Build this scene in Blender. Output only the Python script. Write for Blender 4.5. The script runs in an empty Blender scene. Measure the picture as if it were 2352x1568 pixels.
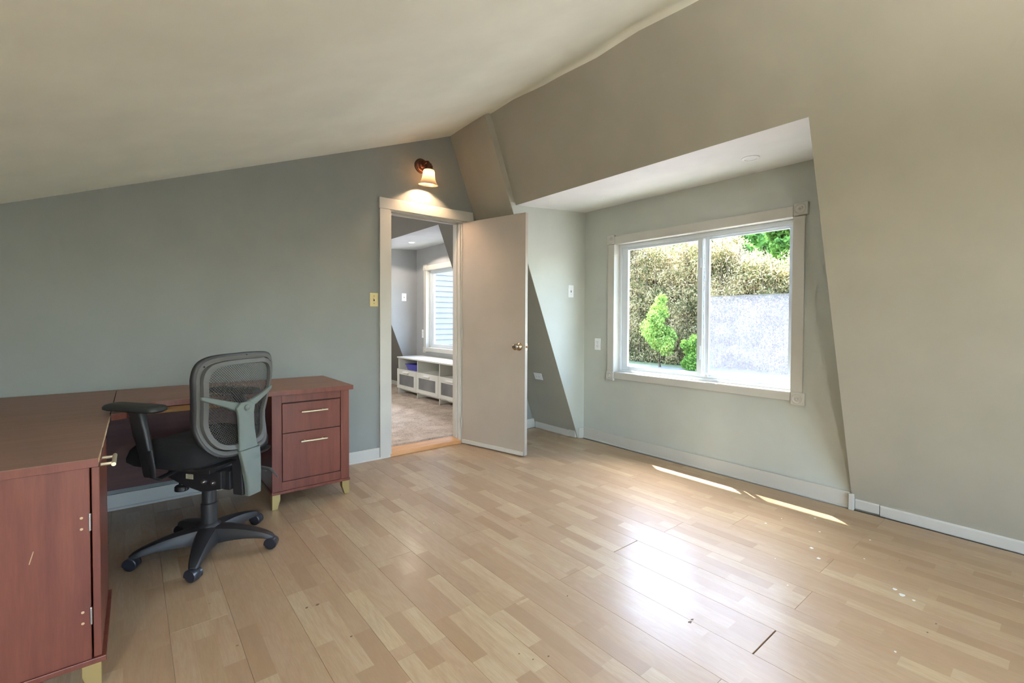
import bpy, math, random
import numpy as np
from mathutils import Vector, Matrix

S = bpy.context.scene
COL = S.collection
R = math.radians
random.seed(7)
rng = np.random.default_rng(7)

# ------------------------------------------------------------------ camera
F, YAW, PITCH, ROLL, CX, CY = 1069.19, 0.678957, 0.0207592, -0.00444888, 1173.951, 756.605
fw = Vector((math.sin(YAW)*math.cos(PITCH), math.cos(YAW)*math.cos(PITCH), -math.sin(PITCH)))
rt0 = Vector((math.cos(YAW), -math.sin(YAW), 0)); dn0 = fw.cross(rt0)
rt = math.cos(ROLL)*rt0 + math.sin(ROLL)*dn0
dn = -math.sin(ROLL)*rt0 + math.cos(ROLL)*dn0
cam_d = bpy.data.cameras.new('camera'); cam = bpy.data.objects.new('camera', cam_d); COL.objects.link(cam)
m = Matrix((( rt.x, -dn.x, -fw.x, 0), (rt.y, -dn.y, -fw.y, 0), (rt.z, -dn.z, -fw.z, 1.15), (0, 0, 0, 1)))
cam.matrix_world = m
cam_d.sensor_width = 36; cam_d.lens = F*36/2352
cam_d.shift_x = (1176-CX)/2352; cam_d.shift_y = (CY-784)/2352
cam_d.clip_start = .02; cam_d.clip_end = 300
S.camera = cam

# ------------------------------------------------------------------ world, sun, exposure
SUN_DIR = Vector((-.327, -.475, -1)).normalized()          # direction the light travels
w = bpy.data.worlds.new('world'); S.world = w; w.use_nodes = True
nt = w.node_tree; nt.nodes.clear()
sky = nt.nodes.new('ShaderNodeTexSky'); sky.sky_type = 'NISHITA'; sky.sun_disc = False
sky.sun_elevation = R(60); sky.sun_rotation = R(55); sky.air_density = 1.0; sky.dust_density = 1.6; sky.ozone_density = 1.0
bg = nt.nodes.new('ShaderNodeBackground'); bg.inputs[1].default_value = 2.2
wo = nt.nodes.new('ShaderNodeOutputWorld')
nt.links.new(sky.outputs[0], bg.inputs[0]); nt.links.new(bg.outputs[0], wo.inputs[0])
sd = bpy.data.lights.new('sun', 'SUN'); sd.energy = 23.0; sd.angle = R(.6); sd.color = (1, .95, .86)
so = bpy.data.objects.new('sun', sd); COL.objects.link(so)
so.rotation_euler = SUN_DIR.to_track_quat('-Z', 'Y').to_euler(); so.location = (6, 8, 12)
S.view_settings.view_transform = 'Standard'; S.view_settings.look = 'None'
S.view_settings.gamma = 1; S.view_settings.use_curve_mapping = False
S.view_settings.exposure = 0.56
try:
    S.cycles.use_denoising = True; S.cycles.max_bounces = 8; S.cycles.diffuse_bounces = 4; S.cycles.glossy_bounces = 3; S.cycles.transmission_bounces = 3
    S.cycles.use_adaptive_sampling = True; S.cycles.adaptive_threshold = .12; S.cycles.use_light_tree = False; S.cycles.adaptive_min_samples = 16
    S.cycles.transparent_max_bounces = 12; S.cycles.sample_clamp_indirect = 8
except Exception: pass

# ------------------------------------------------------------------ helpers
def lin(c): return tuple(((v/255)/12.92 if v/255 <= .04045 else ((v/255+.055)/1.055)**2.4) for v in c)

class NT:
    def __init__(s, name):
        s.m = bpy.data.materials.new(name); s.m.use_nodes = True; s.t = s.m.node_tree; s.t.nodes.clear()
        s.out = s.n('ShaderNodeOutputMaterial')
    def n(s, t, **k):
        x = s.t.nodes.new(t)
        for a, b in k.items(): setattr(x, a, b)
        return x
    def l(s, a, b): s.t.links.new(a, b)
    def val(s, x, i, v):
        if isinstance(v, (int, float, tuple)): x.inputs[i].default_value = v
        else: s.l(v, x.inputs[i])
    def math(s, op, a, b=0.0, c=0.0):
        x = s.n('ShaderNodeMath', operation=op); s.val(x, 0, a); s.val(x, 1, b); s.val(x, 2, c); return x.outputs[0]
    def mix(s, f, a, b, mode='MIX'):
        x = s.n('ShaderNodeMix', data_type='RGBA', blend_type=mode)
        s.val(x, 0, f); s.val(x, 6, a if not isinstance(a, tuple) else (*a[:3], 1)); s.val(x, 7, b if not isinstance(b, tuple) else (*b[:3], 1))
        return x.outputs[2]
    def noise(s, vec, scale, detail=3, rough=.5, dim='3D'):
        x = s.n('ShaderNodeTexNoise', noise_dimensions=dim); x.inputs['Scale'].default_value = scale
        x.inputs['Detail'].default_value = detail; x.inputs['Roughness'].default_value = rough
        if vec is not None: s.l(vec, x.inputs['Vector'])
        return x.outputs['Fac']
    def ramp(s, f, stops):
        x = s.n('ShaderNodeValToRGB'); e = x.color_ramp.elements
        while len(e) < len(stops): e.new(.5)
        for k, (p, c) in enumerate(stops):
            e[k].position = p; e[k].color = (*c[:3], 1) if isinstance(c, tuple) else (c, c, c, 1)
        s.l(f, x.inputs[0]); return x.outputs[0]

def paint(name, rgb, rough=.6, bump=.04, bscale=350, var=.03, metal=0.0, spec=.5, emis=None):
    b = NT(name); tc = b.n('ShaderNodeTexCoord'); g = b.n('ShaderNodeNewGeometry')
    c = lin(rgb); d = tuple(v*(1-var*2) for v in c); u = tuple(min(1, v*(1+var)) for v in c)
    f = b.noise(g.outputs['Position'], 3.0, 4)
    col = b.ramp(f, [(.3, d), (.7, u)])
    p = b.n('ShaderNodeBsdfPrincipled'); b.l(col, p.inputs['Base Color'])
    p.inputs['Roughness'].default_value = rough; p.inputs['Metallic'].default_value = metal
    p.inputs['Specular IOR Level'].default_value = spec
    if bump:
        h = b.noise(tc.outputs['Object'], bscale, 2); bp = b.n('ShaderNodeBump'); bp.inputs['Strength'].default_value = bump
        bp.inputs['Distance'].default_value = .002; b.l(h, bp.inputs['Height']); b.l(bp.outputs[0], p.inputs['Normal'])
    if emis:
        p.inputs['Emission Color'].default_value = (*emis[0], 1); p.inputs['Emission Strength'].default_value = emis[1]
    b.l(p.outputs[0], b.out.inputs[0]); return b.m

M = {}
M['wall_blue'] = paint('wall_blue_grey', (143, 146, 141), .75, .12)
M['wall_greige'] = paint('wall_greige', (172, 168, 153), .7, .12)
M['wall_dormer'] = paint('wall_dormer', (192, 196, 187), .7, .12)
M['ceiling'] = paint('ceiling_white', (242, 244, 230), .8, .10)
M['ceil_dormer'] = paint('ceiling_dormer', (232, 232, 228), .8, .3, 160)
M['trim'] = paint('trim_white', (203, 201, 192), .4, .05, 90)
M['door'] = paint('door_paint', (178, 168, 154), .45, .06, 120)
M['white_gloss'] = paint('white_plastic', (238, 240, 240), .3, 0)
M['vinyl'] = paint('vinyl_white', (226, 234, 240), .35, 0)
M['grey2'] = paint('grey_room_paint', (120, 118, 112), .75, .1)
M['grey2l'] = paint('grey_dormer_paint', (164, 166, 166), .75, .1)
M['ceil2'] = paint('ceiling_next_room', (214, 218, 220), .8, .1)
M['almond'] = paint('almond_plastic', (222, 205, 150), .4, 0)
M['dark'] = paint('dark_gap', (38, 32, 30), .8, 0)
M['slotdark'] = paint('slot_dark', (60, 58, 56), .8, 0)
M['brass'] = paint('brushed_gold', (190, 170, 118), .38, .05, 200, .03, 1.0)
M['legbrass'] = paint('leg_gold_paint', (176, 156, 104), .4, .03, 200, .03, .6)
M['nickel'] = paint('satin_nickel', (190, 172, 148), .25, 0, 100, .02, 1.0)
M['nickelw'] = paint('handle_nickel', (226, 214, 184), .35, 0, 100, .02, .7)
M['bronze'] = paint('bronze', (112, 76, 58), .35, .05, 300, .06, .75)
M['steel'] = paint('steel', (190, 190, 188), .3, 0, 100, .02, 1.0)
M['black_plastic'] = paint('black_plastic', (42, 41, 42), .42, .25, 700, .05)
M['black_gloss'] = paint('caster_plastic', (40, 42, 50), .28, 0)
M['fabric'] = paint('black_fabric', (24, 23, 25), .95, .9, 900, .1)
M['grey_plastic'] = paint('grey_plastic', (92, 91, 87), .5, .3, 800, .04)
M['grey_plastic2'] = paint('grey_plastic_spine', (104, 112, 105), .5, .3, 800, .04)
M['meshfab'] = paint('back_mesh', (62, 60, 56), .8, 0)
M['pad'] = paint('arm_pad', (42, 44, 42), .6, .3, 600, .05)
M['pine'] = paint('raw_pine', (206, 150, 92), .7, .1, 60, .06)
M['wornwood'] = paint('worn_edge', (206, 176, 140), .8, .3, 80, .1)
M['bench'] = paint('bench_white', (222, 222, 214), .35, 0)
M['bluebin'] = paint('blue_bin', (84, 84, 176), .3, 0)
M['pinkbin'] = paint('pink_bin', (206, 150, 150), .4, 0)
M['siding'] = paint('siding', (128, 127, 128), .6, .1, 60)
M['concrete'] = paint('asphalt', (150, 144, 140), .9, .5, 20, .12)
M['grass'] = paint('grass', (118, 128, 84), .9, .5, 30, .2)
M['trunk'] = paint('bark', (112, 92, 74), .9, .5, 40, .15)
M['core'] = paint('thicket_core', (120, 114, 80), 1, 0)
M['roof'] = paint('roof_shingle', (92, 90, 88), .9, .4, 30)

def wood(name, c1, c2, rough, axis, gloss=.5):
    b = NT(name); g = b.n('ShaderNodeNewGeometry')
    mp = b.n('ShaderNodeMapping'); sc = [14, 14, 14]; sc[axis] = 1.1
    mp.inputs['Scale'].default_value = sc; b.l(g.outputs['Position'], mp.inputs[0])
    f = b.noise(mp.outputs[0], 2.2, 6, .6); f2 = b.noise(mp.outputs[0], 14, 3, .6); f3 = b.noise(g.outputs['Position'], 2.0, 2)
    s = b.math('ADD', b.math('MULTIPLY', f, .6), b.math('ADD', b.math('MULTIPLY', f2, .2), b.math('MULTIPLY', f3, .25)))
    col = b.ramp(s, [(.36, lin(c1)), (.66, lin(c2))])
    p = b.n('ShaderNodeBsdfPrincipled'); b.l(col, p.inputs['Base Color'])
    b.l(b.math('ADD', rough-.08, b.math('MULTIPLY', f3, .16)), p.inputs['Roughness']); p.inputs['Specular IOR Level'].default_value = gloss
    bp = b.n('ShaderNodeBump'); bp.inputs['Strength'].default_value = .05; bp.inputs['Distance'].default_value = .001
    b.l(f2, bp.inputs['Height']); b.l(bp.outputs[0], p.inputs['Normal'])
    b.l(p.outputs[0], b.out.inputs[0]); return b.m
M['cherry'] = wood('cherry_wood', (96, 48, 38), (122, 68, 52), .36, 2)
M['cherry_top'] = wood('cherry_wood_top', (132, 98, 84), (148, 114, 98), .5, 0)
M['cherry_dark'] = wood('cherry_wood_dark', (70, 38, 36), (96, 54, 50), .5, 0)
M['oak'] = wood('oak_threshold', (192, 138, 88), (226, 176, 126), .35, 0)

def floor_mat():
    b = NT('laminate_maple'); g = b.n('ShaderNodeNewGeometry'); tc = b.n('ShaderNodeTexCoord')
    sep = b.n('ShaderNodeSeparateXYZ'); b.l(tc.outputs['Object'], sep.inputs[0])
    oi = b.n('ShaderNodeObjectInfo'); loc = b.n('ShaderNodeSeparateXYZ'); b.l(oi.outputs['Location'], loc.inputs[0])
    x = b.math('ADD', sep.outputs[0], loc.outputs[0]); y = b.math('ADD', sep.outputs[1], loc.outputs[1])
    k = b.math('FLOOR', b.math('ADD', b.math('DIVIDE', sep.outputs[0], .0645), .5))        # strip inside a board: -1, 0, 1
    seed = b.math('ADD', b.math('MULTIPLY', oi.outputs['Random'], 91.7), b.math('MULTIPLY', k, 7.31))
    v = b.n('ShaderNodeTexVoronoi', voronoi_dimensions='1D'); v.inputs['Scale'].default_value = 1.0; v.inputs['Randomness'].default_value = .75
    b.l(b.math('ADD', b.math('DIVIDE', sep.outputs[1], .40), seed), v.inputs['W'])
    cs = b.n('ShaderNodeSeparateColor'); b.l(v.outputs['Color'], cs.inputs[0])
    r1 = cs.outputs[0]; r2 = cs.outputs[1]
    base = b.ramp(r1, [(0, lin((163, 136, 103))), (.3, lin((175, 150, 117))), (.7, lin((183, 160, 126))), (1, lin((200, 182, 145)))])
    base = b.mix(b.math('MULTIPLY', r2, .35), base, lin((196, 170, 146)))
    # grain
    cb = b.n('ShaderNodeCombineXYZ'); b.l(b.math('MULTIPLY', x, 26), cb.inputs[0]); b.l(b.math('MULTIPLY', y, 2.0), cb.inputs[1])
    b.l(b.math('MULTIPLY', r1, 40), cb.inputs[2])
    gr = b.noise(cb.outputs[0], 1.6, 6, .62); fine = b.noise(cb.outputs[0], 9, 3, .6)
    cb2 = b.n('ShaderNodeCombineXYZ'); b.l(b.math('MULTIPLY', x, 9), cb2.inputs[0]); b.l(b.math('MULTIPLY', y, 1.7), cb2.inputs[1]); b.l(b.math('MULTIPLY', r1, 40), cb2.inputs[2])
    cat = b.math('SINE', b.math('MULTIPLY', b.noise(cb2.outputs[0], 1.0, 1.5, .4), 60))
    base = b.mix(b.ramp(gr, [(.35, .42), (.62, 0.0)]), base, lin((176, 142, 108)), 'MIX')
    base = b.mix(b.math('MULTIPLY', b.math('MAXIMUM', cat, 0.0), .13), base, lin((160, 124, 92)))
    base = b.mix(b.math('MULTIPLY', b.ramp(fine, [(.38, 1.0), (.6, 0.0)]), .26), base, lin((160, 128, 96)))
    # worn specks
    pz = b.n('ShaderNodeTexVoronoi'); pz.inputs['Scale'].default_value = 5.0; b.l(g.outputs['Position'], pz.inputs['Vector'])
    spk = b.ramp(pz.outputs['Distance'], [(.018, 1.0), (.026, 0.0)])
    base = b.mix(b.math('MULTIPLY', spk, .6), base, lin((86, 72, 60)))
    p = b.n('ShaderNodeBsdfPrincipled'); b.l(base, p.inputs['Base Color'])
    sm = b.noise(g.outputs['Position'], 2.4, 5, .65)
    b.l(b.math('ADD', .36, b.math('MULTIPLY', sm, .14)), p.inputs['Roughness'])
    p.inputs['Specular IOR Level'].default_value = .55; p.inputs['Coat Weight'].default_value = .21
    b.l(b.math('ADD', .13, b.math('MULTIPLY', sm, .13)), p.inputs['Coat Roughness'])
    bp = b.n('ShaderNodeBump'); bp.inputs['Strength'].default_value = .16; bp.inputs['Distance'].default_value = .0006
    b.l(b.math('ADD', fine, gr), bp.inputs['Height'])
    bp2 = b.n('ShaderNodeBump'); bp2.inputs['Strength'].default_value = .34; bp2.inputs['Distance'].default_value = .01
    b.l(b.noise(g.outputs['Position'], 3.2, 2), bp2.inputs['Height']); b.l(bp.outputs[0], bp2.inputs['Normal']); b.l(bp2.outputs[0], p.inputs['Normal']); b.l(bp2.outputs[0], p.inputs['Coat Normal'])
    b.l(p.outputs[0], b.out.inputs[0]); return b.m
M['laminate'] = floor_mat()

def carpet_mat():
    b = NT('carpet'); g = b.n('ShaderNodeNewGeometry')
    f = b.noise(g.outputs['Position'], 95, 3, .8); f2 = b.noise(g.outputs['Position'], 7, 4, .6); f3 = b.noise(g.outputs['Position'], 4.2, 1)
    s = b.math('ADD', b.math('MULTIPLY', f, .8), b.math('MULTIPLY', f2, .5))
    col = b.ramp(s, [(.42, lin((134, 116, 102))), (.62, lin((206, 188, 172))), (.8, lin((232, 218, 204)))])
    col = b.mix(b.ramp(f3, [(.76, 0.0), (.78, .7)]), col, lin((70, 58, 50)))
    p = b.n('ShaderNodeBsdfPrincipled'); b.l(col, p.inputs['Base Color']); p.inputs['Roughness'].default_value = 1
    bp = b.n('ShaderNodeBump'); bp.inputs['Strength'].default_value = 1; bp.inputs['Distance'].default_value = .01
    b.l(f, bp.inputs['Height']); b.l(bp.outputs[0], p.inputs['Normal']); b.l(p.outputs[0], b.out.inputs[0]); return b.m
M['carpet'] = carpet_mat()

def glass_mat():
    b = NT('window_glass'); t = b.n('ShaderNodeBsdfTransparent'); t.inputs[0].default_value = (.94, .96, .96, 1)
    gl = b.n('ShaderNodeBsdfGlossy'); gl.inputs['Roughness'].default_value = .02; lw = b.n('ShaderNodeLayerWeight'); fr = b.math('ADD', .02, b.math('MULTIPLY', b.math('POWER', lw.outputs['Facing'], 5.0), .5))
    mx = b.n('ShaderNodeMixShader'); b.l(fr, mx.inputs[0]); b.l(t.outputs[0], mx.inputs[1]); b.l(gl.outputs[0], mx.inputs[2])
    b.l(mx.outputs[0], b.out.inputs[0]); return b.m
M['glass'] = glass_mat()
def screen_mat():
    b = NT('insect_screen'); t = b.n('ShaderNodeBsdfTransparent'); g = b.n('ShaderNodeNewGeometry')
    d = b.n('ShaderNodeBsdfDiffuse'); d.inputs[0].default_value = (*lin((104, 98, 90)), 1)
    tl = b.n('ShaderNodeBsdfTranslucent'); tl.inputs[0].default_value = (*lin((120, 120, 128)), 1)
    a = b.n('ShaderNodeAddShader'); b.l(d.outputs[0], a.inputs[0]); b.l(tl.outputs[0], a.inputs[1])
    mx = b.n('ShaderNodeMixShader'); f = b.noise(g.outputs['Position'], 60, 3)
    b.l(b.math('ADD', .21, b.math('MULTIPLY', f, .05)), mx.inputs[0]); b.l(t.outputs[0], mx.inputs[1]); b.l(a.outputs[0], mx.inputs[2])
    b.l(mx.outputs[0], b.out.inputs[0]); return b.m
M['screen'] = screen_mat()
def frosted():
    b = NT('frosted_pane'); p = b.n('ShaderNodeBsdfPrincipled'); g = b.n('ShaderNodeNewGeometry')
    f = b.noise(g.outputs['Position'], 3, 3); b.l(b.ramp(f, [(.3, lin((98, 100, 104))), (.7, lin((136, 136, 136)))]), p.inputs['Base Color'])
    p.inputs['Roughness'].default_value = .3; b.l(p.outputs[0], b.out.inputs[0]); return b.m
M['frost'] = frosted()
def emit(name, rgb, st):
    b = NT(name); e = b.n('ShaderNodeEmission'); e.inputs[0].default_value = (*rgb, 1); e.inputs[1].default_value = st
    b.l(e.outputs[0], b.out.inputs[0]); return b.m
def shade_mat():
    b = NT('lamp_shade_glass'); d = b.n('ShaderNodeBsdfDiffuse'); d.inputs[0].default_value = (*lin((250, 232, 205)), 1)
    t = b.n('ShaderNodeBsdfTranslucent'); t.inputs[0].default_value = (*lin((255, 240, 218)), 1)
    g = b.n('ShaderNodeBsdfGlossy'); g.inputs['Roughness'].default_value = .2; g.inputs[0].default_value = (1, 1, 1, 1)
    m1 = b.n('ShaderNodeMixShader'); m1.inputs[0].default_value = .85; b.l(d.outputs[0], m1.inputs[1]); b.l(t.outputs[0], m1.inputs[2])
    m2 = b.n('ShaderNodeMixShader'); m2.inputs[0].default_value = .04; b.l(m1.outputs[0], m2.inputs[1]); b.l(g.outputs[0], m2.inputs[2])
    b.l(m2.outputs[0], b.out.inputs[0]); return b.m
M['shade'] = shade_mat()
M['bulb'] = emit('bulb_warm', (1, .66, .42), 760)
M['can_on'] = emit('can_light_on', (1, .86, .72), 14)
M['fill_uplight'] = emit('fill_uplight_glow', (1.0, .98, .94), 1250)
M['fill_dome'] = emit('fill_dome_glow', (1.0, .98, .94), 160)

def leaf_mat(name, stops, ns=.5, trans=.35):
    b = NT(name); g = b.n('ShaderNodeNewGeometry')
    f = b.noise(g.outputs['Position'], ns, 4, .6)
    s = b.math('ADD', b.math('MULTIPLY', f, .62), b.math('MULTIPLY', g.outputs['Random Per Island'], .38))
    col = b.ramp(s, [(p, lin(c)) for p, c in stops])
    d = b.n('ShaderNodeBsdfDiffuse'); t = b.n('ShaderNodeBsdfTranslucent'); b.l(col, d.inputs[0]); b.l(col, t.inputs[0])
    mx = b.n('ShaderNodeMixShader'); mx.inputs[0].default_value = trans; b.l(d.outputs[0], mx.inputs[1]); b.l(t.outputs[0], mx.inputs[2])
    b.l(mx.outputs[0], b.out.inputs[0]); return b.m
M['bamboo'] = leaf_mat('bamboo_leaf', [(.30, (92, 104, 64)), (.42, (150, 146, 102)), (.54, (198, 178, 134)), (.68, (224, 206, 168))], .8, .5)
M['maple'] = leaf_mat('maple_leaf', [(.3, (112, 146, 70)), (.7, (180, 200, 112))])
M['dkleaf'] = leaf_mat('dark_leaf', [(.3, (72, 104, 50)), (.7, (124, 160, 76))])
M['tree'] = leaf_mat('tree_leaf', [(.3, (88, 132, 70)), (.7, (158, 190, 110))])

class MB:
    def __init__(s): s.v = []; s.f = []
    def add(s, vs, fs):
        o = len(s.v); s.v += [tuple(v) for v in vs]; s.f += [tuple(i+o for i in f) for f in fs]; return s
    def box(s, a, b, mat=None):
        x0, y0, z0 = [min(p, q) for p, q in zip(a, b)]; x1, y1, z1 = [max(p, q) for p, q in zip(a, b)]
        v = [Vector(p) for p in ((x0,y0,z0),(x1,y0,z0),(x1,y1,z0),(x0,y1,z0),(x0,y0,z1),(x1,y0,z1),(x1,y1,z1),(x0,y1,z1))]
        if mat: v = [mat @ p for p in v]
        return s.add(v, [(0,3,2,1),(4,5,6,7),(0,1,5,4),(1,2,6,5),(2,3,7,6),(3,0,4,7)])
    def slab(s, pts, ext):
        n = len(pts); e = Vector(ext); a = [Vector(p) for p in pts]; b = [p+e for p in a]
        nrm = Vector((0,0,0))
        for i in range(n): nrm += a[i].cross(a[(i+1) % n])
        fl = nrm.dot(e) > 0
        fs = [tuple(range(n))[::-1], tuple(range(n, 2*n))] + [(i, (i+1) % n, n+(i+1) % n, n+i) for i in range(n)]
        if not fl: fs = [f[::-1] for f in fs]
        return s.add(a+b, fs)
    def rings(s, rings, cap=True, closed=True):
        n = len(rings[0]); vs = [p for r in rings for p in r]; fs = []
        for k in range(len(rings)-1):
            for i in range(n if closed else n-1):
                j = (i+1) % n; fs.append((k*n+i, k*n+j, (k+1)*n+j, (k+1)*n+i))
        if cap and closed: fs += [tuple(range(n))[::-1], tuple(range((len(rings)-1)*n, len(rings)*n))]
        return s.add(vs, fs)
    def lathe(s, prof, mat=None, n=24, cap=True):
        rs = []
        for r, z in prof:
            ring = [Vector((r*math.cos(2*math.pi*i/n), r*math.sin(2*math.pi*i/n), z)) for i in range(n)]
            rs.append([mat @ p for p in ring] if mat else ring)
        return s.rings(rs, cap)
    def tube(s, pts, rad, n=10, flat=1.0, up=(0,0,1)):
        pts = [Vector(p) for p in pts]; rad = rad if isinstance(rad, (list, tuple)) else [rad]*len(pts); rs = []
        for i, p in enumerate(pts):
            d = (pts[min(i+1, len(pts)-1)] - pts[max(i-1, 0)]).normalized()
            u = Vector(up); u = (u - d*u.dot(d)); u = u.normalized() if u.length > 1e-4 else d.orthogonal().normalized()
            r_ = d.cross(u)
            rs.append([p + r_*math.cos(2*math.pi*k/n)*rad[i] + u*math.sin(2*math.pi*k/n)*rad[i]*flat for k in range(n)])
        return s.rings(rs)
    def mesh(s, name, smooth=None):
        me = bpy.data.meshes.new(name); me.from_pydata(s.v, [], s.f); me.update()
        if smooth is not None:
            me.polygons.foreach_set('use_smooth', [True]*len(me.polygons)); me.set_sharp_from_angle(angle=R(smooth))
        return me
    def obj(s, name, mat, parent=None, smooth=None, bevel=0, mesh=None, **p):
        me = s.mesh(name, smooth); me.materials.append(M[mat] if isinstance(mat, str) else mat)
        return link(name, me, parent, bevel, **p)

def link(name, me, parent=None, bevel=0, **p):
    o = bpy.data.objects.new(name, me); COL.objects.link(o)
    if parent is not None: o.parent = parent
    if bevel:
        b = o.modifiers.new('bevel', 'BEVEL'); b.width = bevel; b.segments = 2; b.limit_method = 'ANGLE'; b.angle_limit = R(40)
    for k, v in p.items(): o[k] = v
    return o

def root(name, label, cat, loc=(0,0,0), rz=0, group=None, kind=None):
    o = bpy.data.objects.new(name, None); COL.objects.link(o); o.location = loc; o.rotation_euler = (0, 0, rz)
    o.empty_display_size = .1; o['label'] = label; o['category'] = cat
    if group: o['group'] = group
    if kind: o['kind'] = kind
    return o
def tag(o, label, cat=None, group=None, kind=None):
    o['label'] = label
    if cat: o['category'] = cat
    if group: o['group'] = group
    if kind: o['kind'] = kind
    return o
def W(p): return tuple(p)
def box(name, a, b, mat, parent=None, bevel=0, **k): return MB().box(a, b).obj(name, mat, parent, None, bevel, **k)

YW = 3.656          # face of the wall with the door
def zc(x, y=0):     # attic ceiling height
    return 1.965 + .377*x
# ================================================================== STRUCTURE
# ---- floor: sub floor and laminate boards, one object each
fl = MB().slab([(-2.35,-2.65,-.013),(3.55,-2.65,-.013),(3.55,3.80,-.013),(-2.35,3.80,-.013)], (0,0,-.15)).obj('floor', 'dark')
tag(fl, 'pale maple three-strip laminate floor running toward the door wall', 'floor', kind='structure')
BW, BL, TH = .1942, 1.355, -.0073
def board_mesh(L, g=.0005):
    w2, l2 = BW/2-g*.5, L/2-g*.5; c = .0007
    v = [(-w2,-l2,-.012),(w2,-l2,-.012),(w2,l2,-.012),(-w2,l2,-.012),(-w2,-l2,-c),(w2,-l2,-c),(w2,l2,-c),(-w2,l2,-c),
         (-w2+c,-l2+c,0),(w2-c,-l2+c,0),(w2-c,l2-c,0),(-w2+c,l2-c,0)]
    f = [(3,2,1,0),(0,1,5,4),(1,2,6,5),(2,3,7,6),(3,0,4,7),(4,5,9,8),(5,6,10,9),(6,7,11,10),(7,4,8,11),(8,9,10,11)]
    me = bpy.data.meshes.new('plank'); me.from_pydata(v, [], f); me.materials.append(M['laminate']); return me
bcache = {}
def place_board(ix, y0, y1, gap=.0005):
    key = (round(y1-y0, 3), gap)
    if key not in bcache: bcache[key] = board_mesh(y1-y0, gap)
    yc = (y0+y1)/2; xc = 1.838 + (ix+.5)*BW + TH*(yc-1.46)
    o = bpy.data.objects.new('plank', bcache[key]); COL.objects.link(o); o.parent = fl
    o.location = (xc, yc, 0); o.rotation_euler = (0, 0, -math.atan(TH))
    return o
for ix in range(-22, 8):
    ph = .72 if ix % 2 else 1.437                           # joints seen in the photograph
    ph += {3: 0.03, 4: -.196, 0: .02}.get(ix, random.uniform(-.012, .012))
    y = ph - 3*BL
    cuts = []
    while y < 3.75:
        cuts.append(y); y += BL
    ys = [-2.62] + [c for c in cuts if -2.5 < c < 3.55] + [3.70]
    for a, b in zip(ys[:-1], ys[1:]):
        place_board(ix, a + (.0022 if (ix == 0 and abs(a-ph) < .01) else 0), b - (.0038 if (ix == -1 and abs(b-ph) < .01) else 0))
# paint drips on the boards
dr = MB()
for (x, y, r) in [(3.08,.98,.010),(2.90,.90,.009),(2.92,1.10,.006),(2.78,1.13,.010),(2.66,.86,.014),(2.57,.80,.013),(2.53,.50,.013),(2.50,.47,.017),(2.49,.43,.009),(2.74,.66,.006),(2.40,.93,.005),(2.2,.80,.006),(3.0,.70,.007),(2.05,.40,.006),(1.3,2.3,.004)]:
    n = 9; r *= .75; dr.rings([[Vector((x+r*(1+.25*math.sin(3*k+x*9))*math.cos(6.283*k/n), y+r*.8*(1+.25*math.cos(2*k+y*7))*math.sin(6.283*k/n), z)) for k in range(n)] for z in (.0, .0006)])
dr.obj('paint_drip', 'white_gloss', fl, 40, kind='stuff', label='scattered white paint drips dried on the boards')

sf = MB()
for (x, y, r) in [(1.637,.933,.008),(1.658,.936,.006),(.521,1.934,.006),(.561,1.928,.008),(.599,1.657,.005),(1.038,1.16,.003),(1.018,1.21,.003),(1.392,1.343,.004),(1.342,2.811,.004),(1.603,2.412,.004),(1.199,2.944,.003),(2.363,.342,.004),(2.272,.352,.004),(1.089,1.138,.004)]:
    n = 9; sf.rings([[Vector((x+r*(1+.35*math.sin(3*k+x*9))*math.cos(6.283*k/n), y+r*.7*(1+.35*math.cos(2*k+y*7))*math.sin(6.283*k/n), z)) for k in range(n)] for z in (.0, .0004)])
sf.obj('scuff_mark', paint('scuff_brown', (112, 92, 74), .7, 0), fl, 40, kind='stuff', label='small dark scuffs and dents in the boards')

# ---- door wall (with the opening)
DX0, DX1, DZ = 1.640, 2.352, 2.060
wb = MB(); TK = (0, .105, 0)
wb.slab([(-2.3,YW,-.1),(DX0,YW,-.1),(DX0,YW,zc(DX0)+.04),(-2.3,YW,zc(-2.3)+.04)], TK)
wb.slab([(DX0,YW,DZ),(DX1,YW,DZ),(DX1,YW,zc(2.215)+.04),(2.215,YW,zc(2.215)+.04),(DX0,YW,zc(DX0)+.04)], TK)
wb.slab([(DX1,YW,-.1),(2.47,YW,-.1),(2.47,YW,2.9),(DX1,YW,2.9)], TK)
wb.slab([(2.47,YW,-.1),(3.42,3.735,-.1),(3.42,3.735,2.9),(2.47,YW,2.9)], (0,.03,0))
o = wb.obj('wall_back', 'wall_blue'); tag(o, 'blue-grey painted gable wall with the doorway, sloping up to the right', 'wall', kind='structure')

# ---- steep mansard wall on the right, with the dormer opening
def xm(z, y): # main slope surface
    t = (y-.89)/(3.107-.89); t = max(0, min(1, t)); return 3.44 - .068*t - .384*z
EX = (.10, 0, .038)
mr = MB()
mr.slab([(xm(-.05,0),-2.65,-.05),(xm(-.05,0),.89,-.05),(xm(1.4,0),.89,1.4),(xm(2.86,0),.89,2.86),(xm(2.86,0),-2.65,2.86)], EX)
N = 6
for k in range(N):
    a = .89+(3.107-.89)*k/N; b = .89+(3.107-.89)*(k+1)/N
    za = 2.163-.029*k/N; zb = 2.163-.029*(k+1)/N
    mr.slab([(xm(za,a),a,za),(xm(zb,b),b,zb),(xm(2.86,b),b,2.86),(xm(2.86,a),a,2.86)], EX)
o = mr.obj('wall_right', 'wall_greige'); tag(o, 'greige steeply sloping mansard wall around the dormer', 'wall', kind='structure')
def xs(z): return 3.35 - .40*z
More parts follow.
